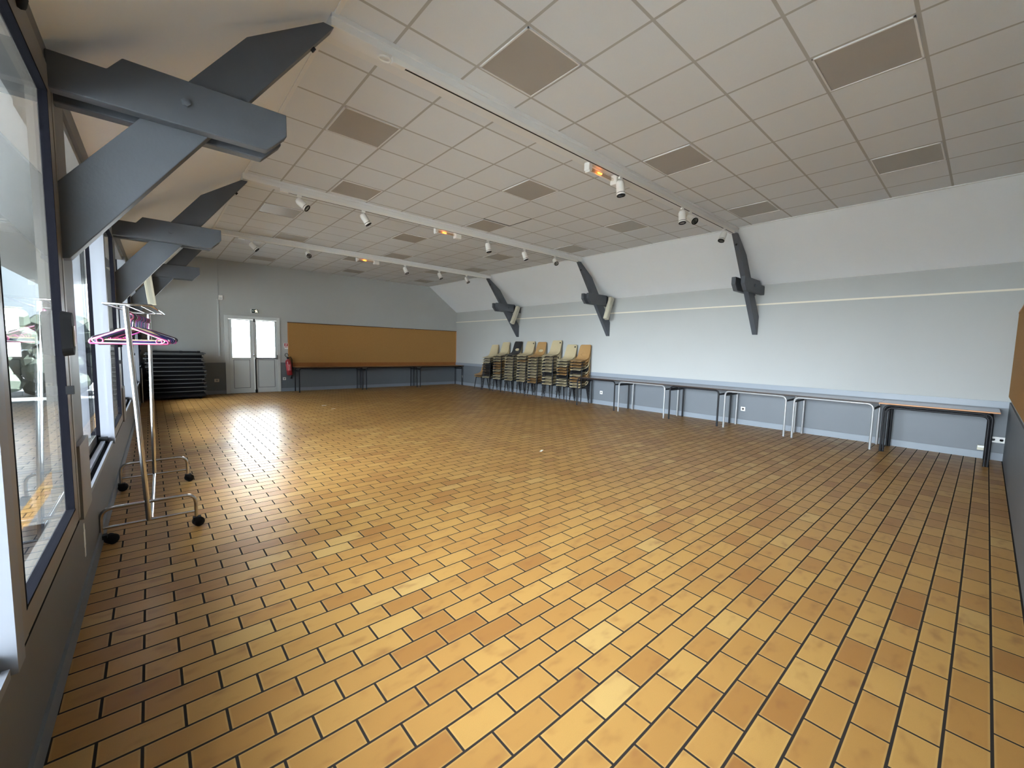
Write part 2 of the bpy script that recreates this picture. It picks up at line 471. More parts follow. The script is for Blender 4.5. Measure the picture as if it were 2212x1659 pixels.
MB().prism([(-12.5, 3.8), (-5.7, 3.8), (-9.1, 6.0)], 6.1, 24.4).build('roof', M['dado'], hs)
for wy in (8.2, 11.6, 15.0, 18.4):
    MB().box(-6.23, -6.19, wy, wy + 1.2, .75, 2.2).build('window', M['dado'], hs)

# ------------------------------------------------------------------ trusses: knee braces, ceiling beams, lighting tracks
ORD = ['the foremost', 'the middle', 'the rearmost']
ROW = ['first', 'second', 'third']
for i, oy in enumerate(OFF):
    for side in ('l', 'r'):
        X = (lambda d: XL + .002 + SH * (3.1 + oy) + d) if side == 'l' else (lambda d: XR - d)
        lab = '%s slate-painted timber knee brace from the camera, %s' % (ROW[i], 'at the window wall' if side == 'l' else 'on the long grey wall')
        if side == 'r' and i > 0: lab += ', with speaker'
        r = thing('knee_brace', lab, 'timber brace', (X(0), 3.1 + oy, 1.83), 'timber knee braces')
        P = [(.0, 1.84), (.035, 1.845), (1.34, 3.575), (1.27, 3.575), (.83, 3.27), (.0, 2.2)]
        MB().prism([(X(d), z) for d, z in P], 3.07 + oy, 3.16 + oy).build('strut', M['truss'], r, bevel=.004)
        Q = [(.0, 2.62), (.91, 2.62), (1.02, 2.735), (1.02, 2.865), (.27, 2.865), (.21, 2.79), (.0, 2.79)]
        for a, b in ((3.00, 3.07), (3.16, 3.235)):
            MB().prism([(X(d), z) for d, z in Q], a + oy, b + oy).build('collar_plank', M['truss'], r, bevel=.006)
        MB().lathe([(.022, 0), (.022, .014), (.0, .016)], (X(.52), 2.9985 + oy, 2.745), (0, -1, 0), 6, False).build('bolt', M['truss'], r)
        for d, z in ((.80, 2.86), (1.2, 3.41)):
            MB().lathe([(.018, -.005), (.018, .03), (.0, .032)], (X(d - .0), 3.115 + oy, z), (1 if side == 'l' else -1, 0, -.75), 8, False).build('bolt', M['black'], r)
    y = 3.10 + oy
    b = MB().box(CXL - .02, CXR + .02, y, y + .13, HC - .085, HC).box(CXL - .02, CXR + .02, y - .012, y + .02, HC - .035, HC)
    tag(b.build('ceiling_beam', M['beam'], bevel=.004), 'cream boxed ceiling beam spanning the hall, %s from the camera' % ROW[i], 'beam', 'boxed ceiling beams')
    t = thing('lighting_track', 'white lighting track under the %s ceiling beam from the camera' % ROW[i], 'track', (4.7, y, HC - .085), 'lighting tracks')
    MB().box(1.52, CXR - .15, y + .0, y + .04, HC - .125, HC - .085).build('rail', M['whiteplastic'], t, bevel=.002)
    MB().box(1.53, CXR - .16, y + .010, y + .026, HC - .1262, HC - .120).build('slot', M['black'], t)
    MB().box(1.45, 1.56, y - .002, y + .042, HC - .128, HC - .085).build('feed_box', M['whiteplastic'], t, bevel=.003)
    if i == 0:
        MB().tube([(1.40 + .045 * math.cos(a), y + .03 + .03 * math.sin(a), HC - .115) for a in [2 * PI * k / 16 for k in range(16)]], .008, 8, closed=True).build('cable_loop', M['whiteplastic'], t)

# spotlights: (beam, x, direction)
SPOTS = [(0, 4.41, (.05, -.1, -1)), (0, 5.97, (-.05, -.12, -1)), (0, 6.22, (-.35, -.75, -.62)), (0, 7.44, (-.42, .1, -.9)),
         (1, 1.70, (.62, -.42, -.62)), (1, 2.63, (.52, -.15, -.8)), (1, 5.12, (.15, -.15, -1)), (1, 6.10, (.3, -.2, -.95)), (1, 7.05, (-.30, -.7, -.66)),
         (2, 1.68, (.66, -.2, -.7)), (2, 2.77, (-.05, -.85, -.5)), (2, 5.14, (.25, -.4, -.88)), (2, 6.18, (.3, -.35, -.9)), (2, 7.10, (.2, -.45, -.86))]
AIM = {2: 'lens turned to the camera', 4: 'tilted away from the windows', 8: 'lens turned to the camera', 10: 'lens turned to the camera'}
cnt = [0, 0, 0]
NTH = ['first', 'second', 'third', 'fourth', 'fifth', 'sixth', 'seventh', 'eighth', 'ninth', 'tenth', 'eleventh', 'twelfth', 'thirteenth']
for q, (bi, x, d) in enumerate(SPOTS):
    y = 3.118 + OFF[bi]; z0 = HC - .125
    lab = 'white cylinder spotlight, %s from the windows under the %s ceiling beam' % (NTH[cnt[bi]], ROW[bi]); cnt[bi] += 1
    r = thing('track_spotlight', lab, 'spotlight', (x, y, z0), 'track spotlights')
    MB().box(x - .03, x + .03, y - .013, y + .013, z0 - .028, z0).build('adapter', M['whiteplastic'], r, bevel=.003)
    dv = Vector(d).normalized()
    piv = Vector((x, y, z0 - .085))
    MB().tube([(x + .012, y, z0 - .02), (x + .012, y, z0 - .055), piv], .008, 8).build('arm', M['whiteplastic'], r)
    c = piv + dv * .012
    G = 1.22
    def L2(pr, nm, mt): MB().lathe([(a * G, b * G) for a, b in pr], c, dv, 18).build(nm, mt, r)
    L2([(.012, -.045), (.030, -.04), (.041, -.018), (.042, .05), (.042, .075)], 'lamp_body', M['whiteplastic'])
    L2([(.0405, .0751), (.0405, .081)], 'ring', M['black'])
    L2([(.043, .081), (.044, .098)], 'ring', M['whiteplastic'])
    L2([(.0425, .098), (.0425, .108), (.037, .110), (.034, .094)], 'bezel', M['black'])
    L2([(.034, .095), (.025, .088), (.010, .082), (.0, .081)], 'reflector', M['reflector'])

# glowing quartz tube lamps
for bi, (xa, xb) in enumerate(((3.90, 4.40), (4.0, 4.42), (3.92, 4.36))):
    y = 3.20 + OFF[bi]; z = 3.545
    r = thing('tube_lamp', 'quartz tube lamp glowing orange between white caps under the %s ceiling beam' % ROW[bi], 'lamp', (4.15, y, z), 'glowing tube lamps')
    MB().box(xa, xb, y + .03, y + .045, z - .01, z + .055).build('back_plate', M['whiteplastic'], r)
    MB().box(xa - .03, xa + .03, y - .03, y + .045, z - .03, z + .06).box(xa - .03, xa - .01, y - .04, y + .03, z - .055, z - .03).build('end_cap', M['whiteplastic'], r, bevel=.006)
    MB().box(xb - .03, xb + .10, y - .05, y + .045, z - .06, z + .06).build('end_cap', M['whiteplastic'], r, bevel=.012)
    MB().tube([(xa + .02, y, z), (xb - .02, y, z)], .017, 12).build('glass_tube', M['tubeglass'], r)
    xm = xa + (xb - xa) * .42
    MB().tube([(xm - .035 + .0024 * k, y + .006 * math.sin(k * 1.1), z + .006 * math.cos(k * 1.1)) for k in range(31)], .0045, 6).build('filament', M['glow'], r)

# flush ceiling panels
PAN = []
for (x0, y0) in ((2.06, 2.273), (4.46, 2.273), (6.86, 2.273), (1.46, .473), (3.86, .473), (6.26, .473)): PAN.append((0, x0, y0))
for (x0, y0) in ((1.46, 4.16), (3.86, 4.16), (6.26, 4.16), (2.06, 5.96), (4.46, 5.96), (6.86, 5.96)): PAN.append((1, x0, y0))
for (x0, y0) in ((1.46, 7.80), (3.86, 7.80), (6.26, 7.80), (2.06, 9.60), (4.46, 9.60), (6.86, 9.60)): PAN.append((2, x0, y0))
for (x0, y0) in ((1.46, 10.80), (3.86, 10.80), (6.26, 10.80), (2.06, 12.60), (4.46, 12.60), (6.86, 12.60)): PAN.append((3, x0, y0))
BAY = ['before the first beam', 'past the first beam', 'past the second beam', 'past the third beam']
for q, (b, x0, y0) in enumerate(PAN):
    k = q % 6
    rowname = 'nearer the camera' if (k < 3) != (b == 0) else 'farther from the camera'
    place = ['window side', 'mid ceiling', 'side away from windows'][k % 3]
    r = thing('ceiling_panel', 'taupe ceiling panel %s, row %s, %s' % (BAY[b], rowname, place), 'ceiling panel', (x0 + .3, y0 + .3, HC), 'taupe panels set in the tiled ceiling')
    a = .014
    fr = MB()
    for bx in ((x0 + a, x0 + .6 - a, y0 + a, y0 + a + .012), (x0 + a, x0 + .6 - a, y0 + .6 - a - .012, y0 + .6 - a), (x0 + a, x0 + a + .012, y0 + a, y0 + .6 - a), (x0 + .6 - a - .012, x0 + .6 - a, y0 + a, y0 + .6 - a)):
        fr.box(*bx, HC - .009, HC + .002)
    fr.build('frame', M['beam'], r)
    MB().box(x0 + .022, x0 + .578, y0 + .022, y0 + .578, HC - .004, HC + .002).build('panel', M['panel'] if k % 3 != 2 else M['panel2'], r)
# one lifted tile: a dark gap on two sides
gp = MB().box(4.46, 5.06, 5.938, 5.962, HC - .003, HC + .001).box(5.048, 5.066, 5.37, 5.96, HC - .003, HC + .001)
gp.build('trim_5', M['black'], kind=st)

# cream column speakers
for (x, y, z, tl, lab) in ((8.90, 10.10, 2.53, .42, 'cream column speaker hung on the third brace of the long grey wall'), (8.93, 6.50, 2.54, .36, 'cream column speaker hung on the second brace of the long grey wall'),
                           (.035, 10.10, 2.38, -.10, 'cream column speaker hung on the third brace by the window wall')):
    R = Matrix.Rotation(tl, 3, 'Y')
    r = thing('column_speaker', lab, 'speaker', (x, y, z), 'cream column speakers')
    MB().cbox((x, y, z), (.12, .10, .60), R).build('cabinet', M['cream'], r, bevel=.008)
    MB().cbox(Vector((x, y, z)) + R @ Vector((0, -.0515, 0)), (.05, .006, .55), R).build('grille', mat('speaker_cloth', (.42, .40, .33), .8), r)
    MB().box(x - .02, x + .02, y + .04, y + .06, z + .1, z + .3).build('bracket', M['black'], r)

# ------------------------------------------------------------------ far wall: door, boards, signs
d = thing('door_1', 'double door, half glazed, in pale grey paint at the end of the hall', 'door', (2.26, YF, 0), kind=st)
f = MB().box(DX0 - .025, 1.665, YF - .03, YF + .12, 0, 2.20).box(2.865, DX1 + .02, YF - .03, YF + .12, 0, 2.20).box(1.665, 2.865, YF - .03, YF + .12, 2.10, 2.20)
f.build('door_frame', M['doorpaint'], d, bevel=.004)
for (a, b) in ((1.668, 2.262), (2.268, 2.862)):
    ga, gb = a + .075, b - .085
    if a > 2: ga, gb = a + .07, b - .055
    lf = MB()
    y0, y1 = YF - .012, YF + .033
    lf.box(a, ga, y0, y1, .01, 2.095).box(gb, b, y0, y1, .01, 2.095).box(ga, gb, y0, y1, 2.07, 2.095).box(ga, gb, y0, y1, .0101, 1.02)
    L_ = lf.build('door_leaf', M['doorpaint'], d)
    MB().box(ga + .03, gb - .03, y0 - .004, y0 + .001, .16, .95).build('kick_panel', M['doorpaint'], L_, bevel=.003)
    gr = MB()
    for bx in ((ga + .018, ga + .03, .148, .962), (gb - .03, gb - .018, .148, .962)): gr.box(bx[0], bx[1], y0 - .0015, y0, bx[2], bx[3])
    for bz in ((.148, .16), (.95, .962)): gr.box(ga + .03, gb - .03, y0 - .0015, y0, *bz)
    gr.build('groove', M['dado'], L_)
    MB().box(ga, gb, YF + .008, YF + .014, 1.02, 2.07).build('glass', M['glass'], L_)
    bd_ = MB()
    for bx in ((ga - .012, ga, 1.008, 2.082), (gb, gb + .012, 1.008, 2.082)): bd_.box(bx[0], bx[1], y0 - .006, y0, bx[2], bx[3])
    for bz in ((1.008, 1.02), (2.07, 2.082)): bd_.box(ga, gb, y0 - .006, y0, *bz)
    bd_.build('bead', M['doorpaint'], L_)
MB().box(2.25, 2.285, YF - .03, YF - .012, 1.03, 2.095).build('astragal', M['doorpaint'], d)
MB().box(1.63, 2.90, YF - .012, YF + .12, 0, .012).build('threshold', M['steel'], d)
pb = MB().tube([(2.30, YF - .07, 1.0), (2.84, YF - .07, 1.0)], .014, 10).box(2.285, 2.315, YF - .09, YF - .012, .97, 1.03).box(2.825, 2.855, YF - .09, YF - .012, .97, 1.10)
pb.build('panic_bar', M['steel'] if False else mat('dark_metal', (.12, .12, .12), .4), d)
MB().box(2.285, 2.31, YF - .035, YF - .012, .05, .99).box(2.27, 2.325, YF - .05, YF - .012, .0, .09).box(2.265, 2.30, YF - .04, YF - .012, 2.04, 2.13).build('bolt_rod', M['black'], d)
hn = MB().lathe([(.02, 0), (.02, .03), (.028, .045), (.022, .062), (0, .065)], (2.255, YF - .012, 1.10), (0, -1, 0), 14)
hn.build('door_knob', M['chrome'], d)

cb_ = thing('cork_board', 'long cork pin board on the far wall above the tables', 'pin board', (6.18, YF, .87))
MB().box(3.17, 9.185, YF - .022, YF, .84, 2.075).build('cork_panel', M['cork'], cb_)
MB().box(3.15, 9.19, YF - .032, YF, 2.075, 2.095).build('top_rail', M['corkframe'], cb_)
for a_, b_ in ((3.15, 3.17), (9.165, 9.19)): MB().box(a_, b_, YF - .026, YF, .84, 2.075).build('side_strip', M['orange_wood'], cb_)
MB().box(3.17, 9.165, YF - .03, YF, .745, .87).build('bottom_rail', M['railwood'], cb_)
for sx in (6.55, 7.35): MB().box(sx - .02, sx + .02, YF - .034, YF - .02, 2.066, 2.088).build('clip', M['cork'], cb_)
cb2 = thing('cork_board', 'cork pin board on the wall at the camera end, right beside the room corner', 'pin board', (6, YB, .9))
MB().box(3.0, XR - .01, YB, YB + .03, .93, 2.1).build('cork_panel', M['cork'], cb2)
MB().box(3.0, XR - .005, YB, YB + .035, 2.1, 2.12).build('top_rail', M['orange_wood'], cb2)

es = thing('emergency_exit_sign', 'small green lit emergency exit sign above the double door', 'sign', (2.33, YF, 2.35))
MB().box(2.21, 2.43, YF - .05, YF, 2.29, 2.405).build('housing', M['whiteplastic'], es, bevel=.004)
MB().box(2.228, 2.42, YF - .053, YF - .049, 2.295, 2.40).build('face', M['signgreen'], es)
yy0, yy1 = YF - .056, YF - .0525
pc = MB().prism([(2.238, 2.352), (2.262, 2.375), (2.262, 2.36), (2.285, 2.36), (2.285, 2.344), (2.262, 2.344), (2.262, 2.33)], yy0, yy1)
pc.build('arrow', M['pictodim'], es)
mn = MB().prism([(2.335, 2.378), (2.347, 2.378), (2.347, 2.390), (2.335, 2.390)], yy0, yy1)
mn.prism([(2.32, 2.35), (2.345, 2.375), (2.352, 2.365), (2.345, 2.34), (2.33, 2.34)], yy0, yy1).prism([(2.33, 2.342), (2.345, 2.342), (2.335, 2.32), (2.318, 2.308), (2.312, 2.316), (2.325, 2.328)], yy0, yy1)
mn.prism([(2.338, 2.344), (2.35, 2.344), (2.365, 2.325), (2.362, 2.305), (2.352, 2.305), (2.354, 2.322)], yy0, yy1).prism([(2.345, 2.37), (2.372, 2.352), (2.368, 2.346), (2.345, 2.358)], yy0, yy1)
mn.prism([(2.30, 2.362), (2.318, 2.372), (2.34, 2.374), (2.34, 2.366), (2.32, 2.362), (2.304, 2.354)], yy0, yy1)
mn.build('running_figure', M['picto'], es)
dr = MB().box(2.375, 2.383, yy0, yy1, 2.303, 2.385).box(2.40, 2.408, yy0, yy1, 2.303, 2.393).box(2.375, 2.408, yy0, yy1, 2.385, 2.393).box(2.37, 2.41, yy0, yy1, 2.299, 2.305)
dr.build('doorway', M['pictodim'], es)

fs = thing('extinguisher_sign', 'small red and white fire extinguisher sign on the edge of the cork board', 'sign', (3.09, YF, 1.33))
MB().box(3.045, 3.15, YF - .028, YF, 1.325, 1.46).build('plate', M['white'], fs)
MB().box(3.052, 3.143, YF - .03, YF - .0275, 1.365, 1.453).build('red_field', M['signred'], fs)
ic = MB().box(3.085, 3.105, YF - .032, YF - .0295, 1.372, 1.425).box(3.088, 3.102, YF - .032, YF - .0295, 1.425, 1.434).box(3.08, 3.112, YF - .032, YF - .0295, 1.434, 1.441).box(3.112, 3.117, YF - .032, YF - .0295, 1.405, 1.441)
ic.build('pictogram', M['white'], fs)
MB().box(3.055, 3.14, YF - .03, YF - .0275, 1.336, 1.352).build('caption_strip', M['signred'], fs)
MB().box(3.06, 3.15, YF - .027, YF, 1.285, 1.318).build('caption_plate', M['white'], fs)

fe = thing('fire_extinguisher', 'red fire extinguisher hung on the far wall beside the double door', 'fire extinguisher', (3.13, YF - .11, .5))
tilt = Vector((-.09, 0, 1)).normalized()
base = Vector((3.165, YF - .115, .49))
MB().lathe([(.04, 0), (.075, .012), (.079, .04), (.079, .40), (.07, .45), (.035, .485), (.026, .50)], base, tilt, 22).build('cylinder', M['red'], fe)
lb = MB().lathe([(.0797, .15), (.0797, .35)], base, tilt, 22)
lb.build('label', mat('printed_label', (.50, .06, .07), .4), fe)
ln = MB()
for hh, w2 in ((.31, .05), (.265, .035), (.22, .045), (.175, .06)):
    c = base + tilt * hh
    ln.cbox((c.x, c.y - .0805, c.z), (w2, .003, .012))
ln.build('printed_line', M['white'], fe)
vt = base + tilt * .50
MB().lathe([(.024, 0), (.03, .01), (.03, .04), (.018, .05)], vt, tilt, 14).build('valve', M['black'], fe)
MB().tube([vt + Vector((0, -.01, .045)), vt + Vector((-.05, -.02, .06)), vt + Vector((-.085, -.02, .10)), vt + Vector((-.075, -.02, .15)), vt + Vector((-.03, -.02, .165)), vt + Vector((.0, -.02, .14)), vt + Vector((.01, -.02, .09))], .008, 8).build('handle', M['black'], fe)
MB().tube([vt + Vector((.02, -.01, .03)), vt + Vector((.07, -.02, .06)), vt + Vector((.105, -.02, -.02)), vt + Vector((.11, -.02, -.3)), vt + Vector((.10, -.02, -.48)), vt + Vector((.06, -.02, -.60))], .011, 8).build('hose', M['rubber'], fe)
MB().box(base.x - .03, base.x + .0, YF - .04, YF, .62, .90).build('wall_bracket', M['black'], fe)
MB().lathe([(.012, 0), (.016, .05), (.012, .10)], base + Vector((.05, -.01, -.11)), (0, 0, 1), 10).build('nozzle', M['black'], fe)

al = thing('alarm_box', 'small white alarm box on the far wall above its vertical conduit', 'alarm', (1.51, YF, 2.62))
MB().box(1.46, 1.555, YF - .06, YF, 2.60, 2.72).build('housing', M['whiteplastic'], al, bevel=.006)
MB().box(1.475, 1.54, YF - .064, YF - .06, 2.615, 2.66).build('grille', M['doorpaint'], al)
tag(MB().box(1.425, 1.465, YF - .022, YF, 1.05, 2.62).build('cable_duct', M['doorpaint'], bevel=.003), 'pale vertical cable duct on the far wall below the alarm box', 'cable duct')
tag(MB().box(1.462, 1.474, YF - .008, YF, 2.72, 3.68).build('cable', M['wall']), 'thin painted cable running up the far wall from the alarm box', 'cable')

# cable moulding on the long wall
tag(MB().box(XR - .016, XR, YB, YF, 2.425, 2.452).build('cable_moulding', mat('cream_moulding', (.72, .675, .55), .5)), 'thin cream cable moulding running along the long grey wall', 'moulding')


def outlet(x, y, z, axis, lab, w=.085, h=.085, cream=False, double=False):
    m = M['cream'] if cream else M['whiteplastic']
    r = thing('wall_socket', lab, 'socket', (x, y, z))
    if axis == 'x':
        MB().box(x - .014, x, y - w / 2, y + w / 2, z - h / 2, z + h / 2).build('plate', m, r, bevel=.003)
        for k in ((-.04, .04) if double else (0,)):
            MB().lathe([(.022, 0), (.022, .003), (.019, .0035), (.017, -.004)], (x - .014, y + k, z), (-1, 0, 0), 16).build('socket_ring', M['doorpaint'], r)
            MB().lathe([(.004, 0), (.004, .003)], (x - .0145, y + k, z + .008), (-1, 0, 0), 8).build('pin', M['steel'], r)
    else:
        MB().box(x - w / 2, x + w / 2, y - .014, y, z - h / 2, z + h / 2).build('plate', m, r, bevel=.003)
        MB().lathe([(.022, 0), (.022, .003), (.019, .0035), (.017, -.004)], (x, y - .014, z), (0, -1, 0), 16).build('socket_ring', M['dado'], r)
    return r


xw = XR - .018
outlet(xw, 6.80, .325, 'x', 'white wall socket behind the tables, between chair stacks and chrome-legged tables')
outlet(xw, 3.23, .325, 'x', 'white wall socket seen under the middle chrome-legged table')
outlet(xw, -.185, .30, 'x', 'white double wall socket in the corner past the last black table', w=.15, double=True)
outlet(xw, 13.45, .33, 'x', 'white wall socket in the far corner behind the table leg')
outlet(3.035, YF - .012, .385, 'y', 'white wall socket under the fire extinguisher')
outlet(1.36, YF - .012, .385, 'y', 'cream wall socket between folded table stack and double door', w=.11, cream=True)
jb = thing('junction_box', 'cream cable junction box low on the dado beside the last black table', 'junction box', (xw, -.05, .15))
MB().box(xw - .04, xw, -.105, .0, .125, .195).build('housing', M['cream'], jb, bevel=.004)
MB().box(xw - .043, xw - .04, -.10, -.005, .165, .19).build('lid', M['whiteplastic'], jb)
sc_ = MB().box(XL + .0, XL + .002, 3.26, 3.31, .27, .36).box(XL, XL + .002, 3.27, 3.30, .36, .40).box(XL, XL + .002, 3.275, 3.30, .21, .27).shear()
sc_.build('trim_6', M['white'], kind=st)

# ------------------------------------------------------------------ tables
def table(x0, x1, y0, y1, axis, metal, lab, double=False, h=.755, grp='tables along the long wall'):
    r = thing('table', lab, 'table', ((x0 + x1) / 2, (y0 + y1) / 2, 0), grp)
    MB().box(x0, x1, y0, y1, h - .022, h).build('tabletop', M['laminate'] if axis == 'y' else M['cork_tinted_top'], r, bevel=.003)
    MB().box(x0 - .0015, x1 + .0015, y0 - .0015, y1 + .0015, h - .019, h - .0035).build('edge_band', M['black'] if not double else M['orange_wood'], r)
    ins = .06
    mt = M['satin'] if metal == 'chrome' else M['black']
    rad = .0165
    zt = h - .022 - rad
    for side in (0, 1):
        for dd in ((0, .03) if double else (0,)):
            if axis == 'y':
                xx = (x0 + .035) if side == 0 else (x1 - .06)
                p = [(xx, y0 + ins + dd, 0), (xx, y0 + ins + dd, zt - dd), (xx, y1 - ins - dd, zt - dd), (xx, y1 - ins - dd, 0)]
            else:
                yy = (y0 + .035) if side == 0 else (y1 - .06)
                p = [(x0 + ins, yy, 0), (x0 + ins, yy, zt), (x1 - ins, yy, zt), (x1 - ins, yy, 0)]
            MB().tube(fillet(p, .085, 7), rad if not double else .014, 12).build('leg_frame', mt, r)
    zs = h - .115
    for side in (0, 1):
        if axis == 'y':
            yy = y0 + ins if side == 0 else y1 - ins
            MB().box(x0 + .05, x1 - .075, yy - .006, yy + .006, zs - .016, zs + .016).build('stretcher', M['black'], r)
        else:
            xx = x0 + ins if side == 0 else x1 - ins
            MB().box(xx - .006, xx + .006, y0 + .05, y1 - .075, zs - .016, zs + .016).build('stretcher', M['black'], r)
    return r


TX0, TX1 = 8.44, 9.14
table(TX0, TX1, -.17, 1.045, 'y', 'black', 'table with double black tube legs in the corner at the camera end', double=True)
table(TX0, TX1, 1.05, 2.225, 'y', 'chrome', 'chrome-legged table next to the double black-legged one, an orange edge showing')
table(TX0, TX1, 2.23, 3.385, 'y', 'chrome', 'chrome-legged table with a wall socket behind it, between two other tables')
table(TX0, TX1, 3.39, 4.53, 'y', 'black', 'black-legged table standing between two chrome-legged tables on the long wall')
table(TX0, TX1, 4.535, 5.83, 'y', 'chrome', 'chrome-legged table closest to the stacked chairs')
table(TX0, TX1, 5.835, 7.12, 'y', 'black', 'black-legged table touching the stacked chairs')
FY0, FY1 = 13.33, 13.90
table(3.25, 5.265, FY0, FY1, 'x', 'black', 'brown-topped black-legged table under the cork board beside the fire extinguisher', grp='tables under the cork board')
table(5.27, 7.235, FY0, FY1, 'x', 'black', 'brown-topped black-legged table in the middle under the cork board', grp='tables under the cork board')
table(7.24, 9.16, FY0, FY1, 'x', 'black', 'brown-topped black-legged table under the cork board at the far corner', grp='tables under the cork board')

# ------------------------------------------------------------------ stacked shell chairs
PROF = [(-.206, -.013), (-.211, -.006), (-.198, .000), (-.135, .010), (-.07, .019), (-.01, .033), (.045, .054), (.09, .083), (.125, .122), (.15, .17), (.172, .225), (.192, .285), (.21, .345), (.225, .395), (.236, .432), (.242, .455)]
HWID = [.165, .188, .198, .206, .209, .210, .210, .208, .206, .204, .202, .200, .197, .192, .183, .150]


def shell_mesh(hole):
    nu = 12
    fine_p, fine_w = [], []
    for i in range(len(PROF) - 1):
        for t in (0, .5):
            fine_p.append(tuple(PROF[i][j] * (1 - t) + PROF[i + 1][j] * t for j in (0, 1))); fine_w.append(HWID[i] * (1 - t) + HWID[i + 1] * t)
    fine_p.append(PROF[-1]); fine_w.append(HWID[-1])
    mb = MB(); nv = len(fine_p)
    vs = []
    hc, hu, hv = 17.0, .42, 1.7           # oval hand hole low in the backrest (in rows / half widths)
    for i, (p, w_) in enumerate(zip(fine_p, fine_w)):
        back = max(0, min(1, (i - 12) / 8))
        for j in range(nu + 1):
            u = -1 + 2 * j / nu
            c = u * u
            lift = .011 * c * (1 - back) * (0 if i < 2 else 1) - (.006 * c if i < 4 else 0)
            fwd = -.028 * c * back
            vs.append([p[0] + fwd, u * w_, p[1] + lift])
    fs = []
    keep = set()
    for i in range(nv - 1):
        for j in range(nu):
            uc = -1 + 2 * (j + .5) / nu; vc = i + .5
            if hole and ((uc / hu) ** 2 + ((vc - hc - 1.5) / hv) ** 2) < 1: continue
            a = i * (nu + 1) + j
            fs.append((a, a + nu + 1, a + nu + 2, a + 1))
    mb._add(vs, fs, True)
    return mb


def make_shell(name, mt, hole):
    o = shell_mesh(hole).build(name, mt)
    s = o.modifiers.new('s', 'SOLIDIFY'); s.thickness = .012; s.offset = -1
    b = o.modifiers.new('b', 'SUBSURF'); b.levels = 1; b.render_levels = 1
    return o


CH = {'c': ('cream', mat('shell_cream', (.47, .39, .24), .45, noise=.05, nscale=12)), 't': ('tan', mat('shell_tan', (.37, .215, .083), .45, noise=.05, nscale=12)),
      'k': ('black', mat('shell_black', (.018, .018, .02), .45))}
shells = {}
for key, (nm, mt) in CH.items():
    for hole in (False, True):
        o = make_shell('seat_shell', mt, hole); shells[(key, hole)] = o.data; me_mods = o
        COL.objects.unlink(o)
leg_me = {}
lm = mat('chair_leg_black', (.010, .010, .012), .45, spec=.25)
for fx, sy in ((0, -1), (0, 1), (1, -1), (1, 1)):
    if fx == 0: p = [(-.02, sy * .15, -.022), (-.10, sy * .165, -.026), (-.125, sy * .168, -.05), (-.175, sy * .205, -.445)]
    else: p = [(-.02, sy * .15, -.022), (.07, sy * .165, -.026), (.095, sy * .168, -.05), (.165, sy * .205, -.445)]
    o = MB().tube(fillet(p, .03, 4), .0105, 8).build('leg', lm); leg_me[(fx, sy)] = o.data; COL.objects.unlink(o)
o = MB().tube([(-.095, -.165, -.034), (-.095, .165, -.034)], .009, 8).tube([(.075, -.165, -.034), (.075, .165, -.034)], .009, 8).build('seat_frame', lm); frame_me = o.data; COL.objects.unlink(o)
o = MB().lathe([(.021, 0), (.021, .006)], (.200, -.125, .385), (-1, 0, .25), 14).build('sticker', M['black']); stick_me = o.data; COL.objects.unlink(o)


def chair(x, y, z, key, hole, lab, sticker=False, rot=0):
    r = thing('shell_chair', lab, 'chair', (x, y, z), 'stacked plastic shell chairs')
    r.rotation_euler = (0, 0, rot)
    def ch(nm, me):
        c = bpy.data.objects.new(nm, me); COL.objects.link(c); c.parent = r; return c
    c = ch('seat_shell', shells[(key, hole)])
    s = c.modifiers.new('s', 'SOLIDIFY'); s.thickness = .008; s.offset = -1
    b = c.modifiers.new('b', 'SUBSURF'); b.levels = 1; b.render_levels = 1
    for kk, me in leg_me.items(): ch('leg', me)
    ch('seat_frame', frame_me)
    if sticker: ch('sticker', stick_me)
    return r


#          y      top seat z, colours from the top, hole on the top one, dz, name of the stack
STK = [(11.83, 'tt', False, .06, 'the lone pair at the far end', 0),
       (11.36, 'ccckkkkkc', False, .085, 'the mostly black stack', 0),
       (10.77, 'ccctttctcc', False, .0856, 'the second tall stack from the cork board', 0),
       (10.16, 'kccccccccc', True, .0885, 'the stack with a black chair on top', 1),
       (9.56, 'cctccccccc', False, .089, 'the stack between black-topped and tan-topped ones', 0),
       (9.06, 'tccccccctt', True, .087, 'the tan-topped stack with a hand hole', 1),
       (8.43, 'cccccckccc', False, .092, 'the cream-topped stack beside the tan hand-hole one', 0),
       (7.86, 'ccctttkccc', False, .079, 'the cream-topped stack second from the tables', 0),
       (7.36, 'tttckcttcc', True, .079, 'the tan-topped stack touching the tables', 0)]
random.seed(11)
for si, (y, cols, hole, dz, nm, hk) in enumerate(STK):
    n = len(cols)
    for k, cc in enumerate(cols):
        lvl = n - 1 - k
        z = .445 + lvl * dz
        lab = '%s plastic shell chair, %s in %s' % (CH[cc][0], 'top' if k == 0 else ('bottom' if lvl == 0 else NTH[k] + ' from top'), nm)
        jx, jy = random.uniform(-.006, .006), random.uniform(-.008, .008)
        chair(8.915 + jx, y + jy, z, cc, hole and k == 0, lab, sticker=(k == 0 and si in (4, 6, 7)), rot=random.uniform(-.02, .02))

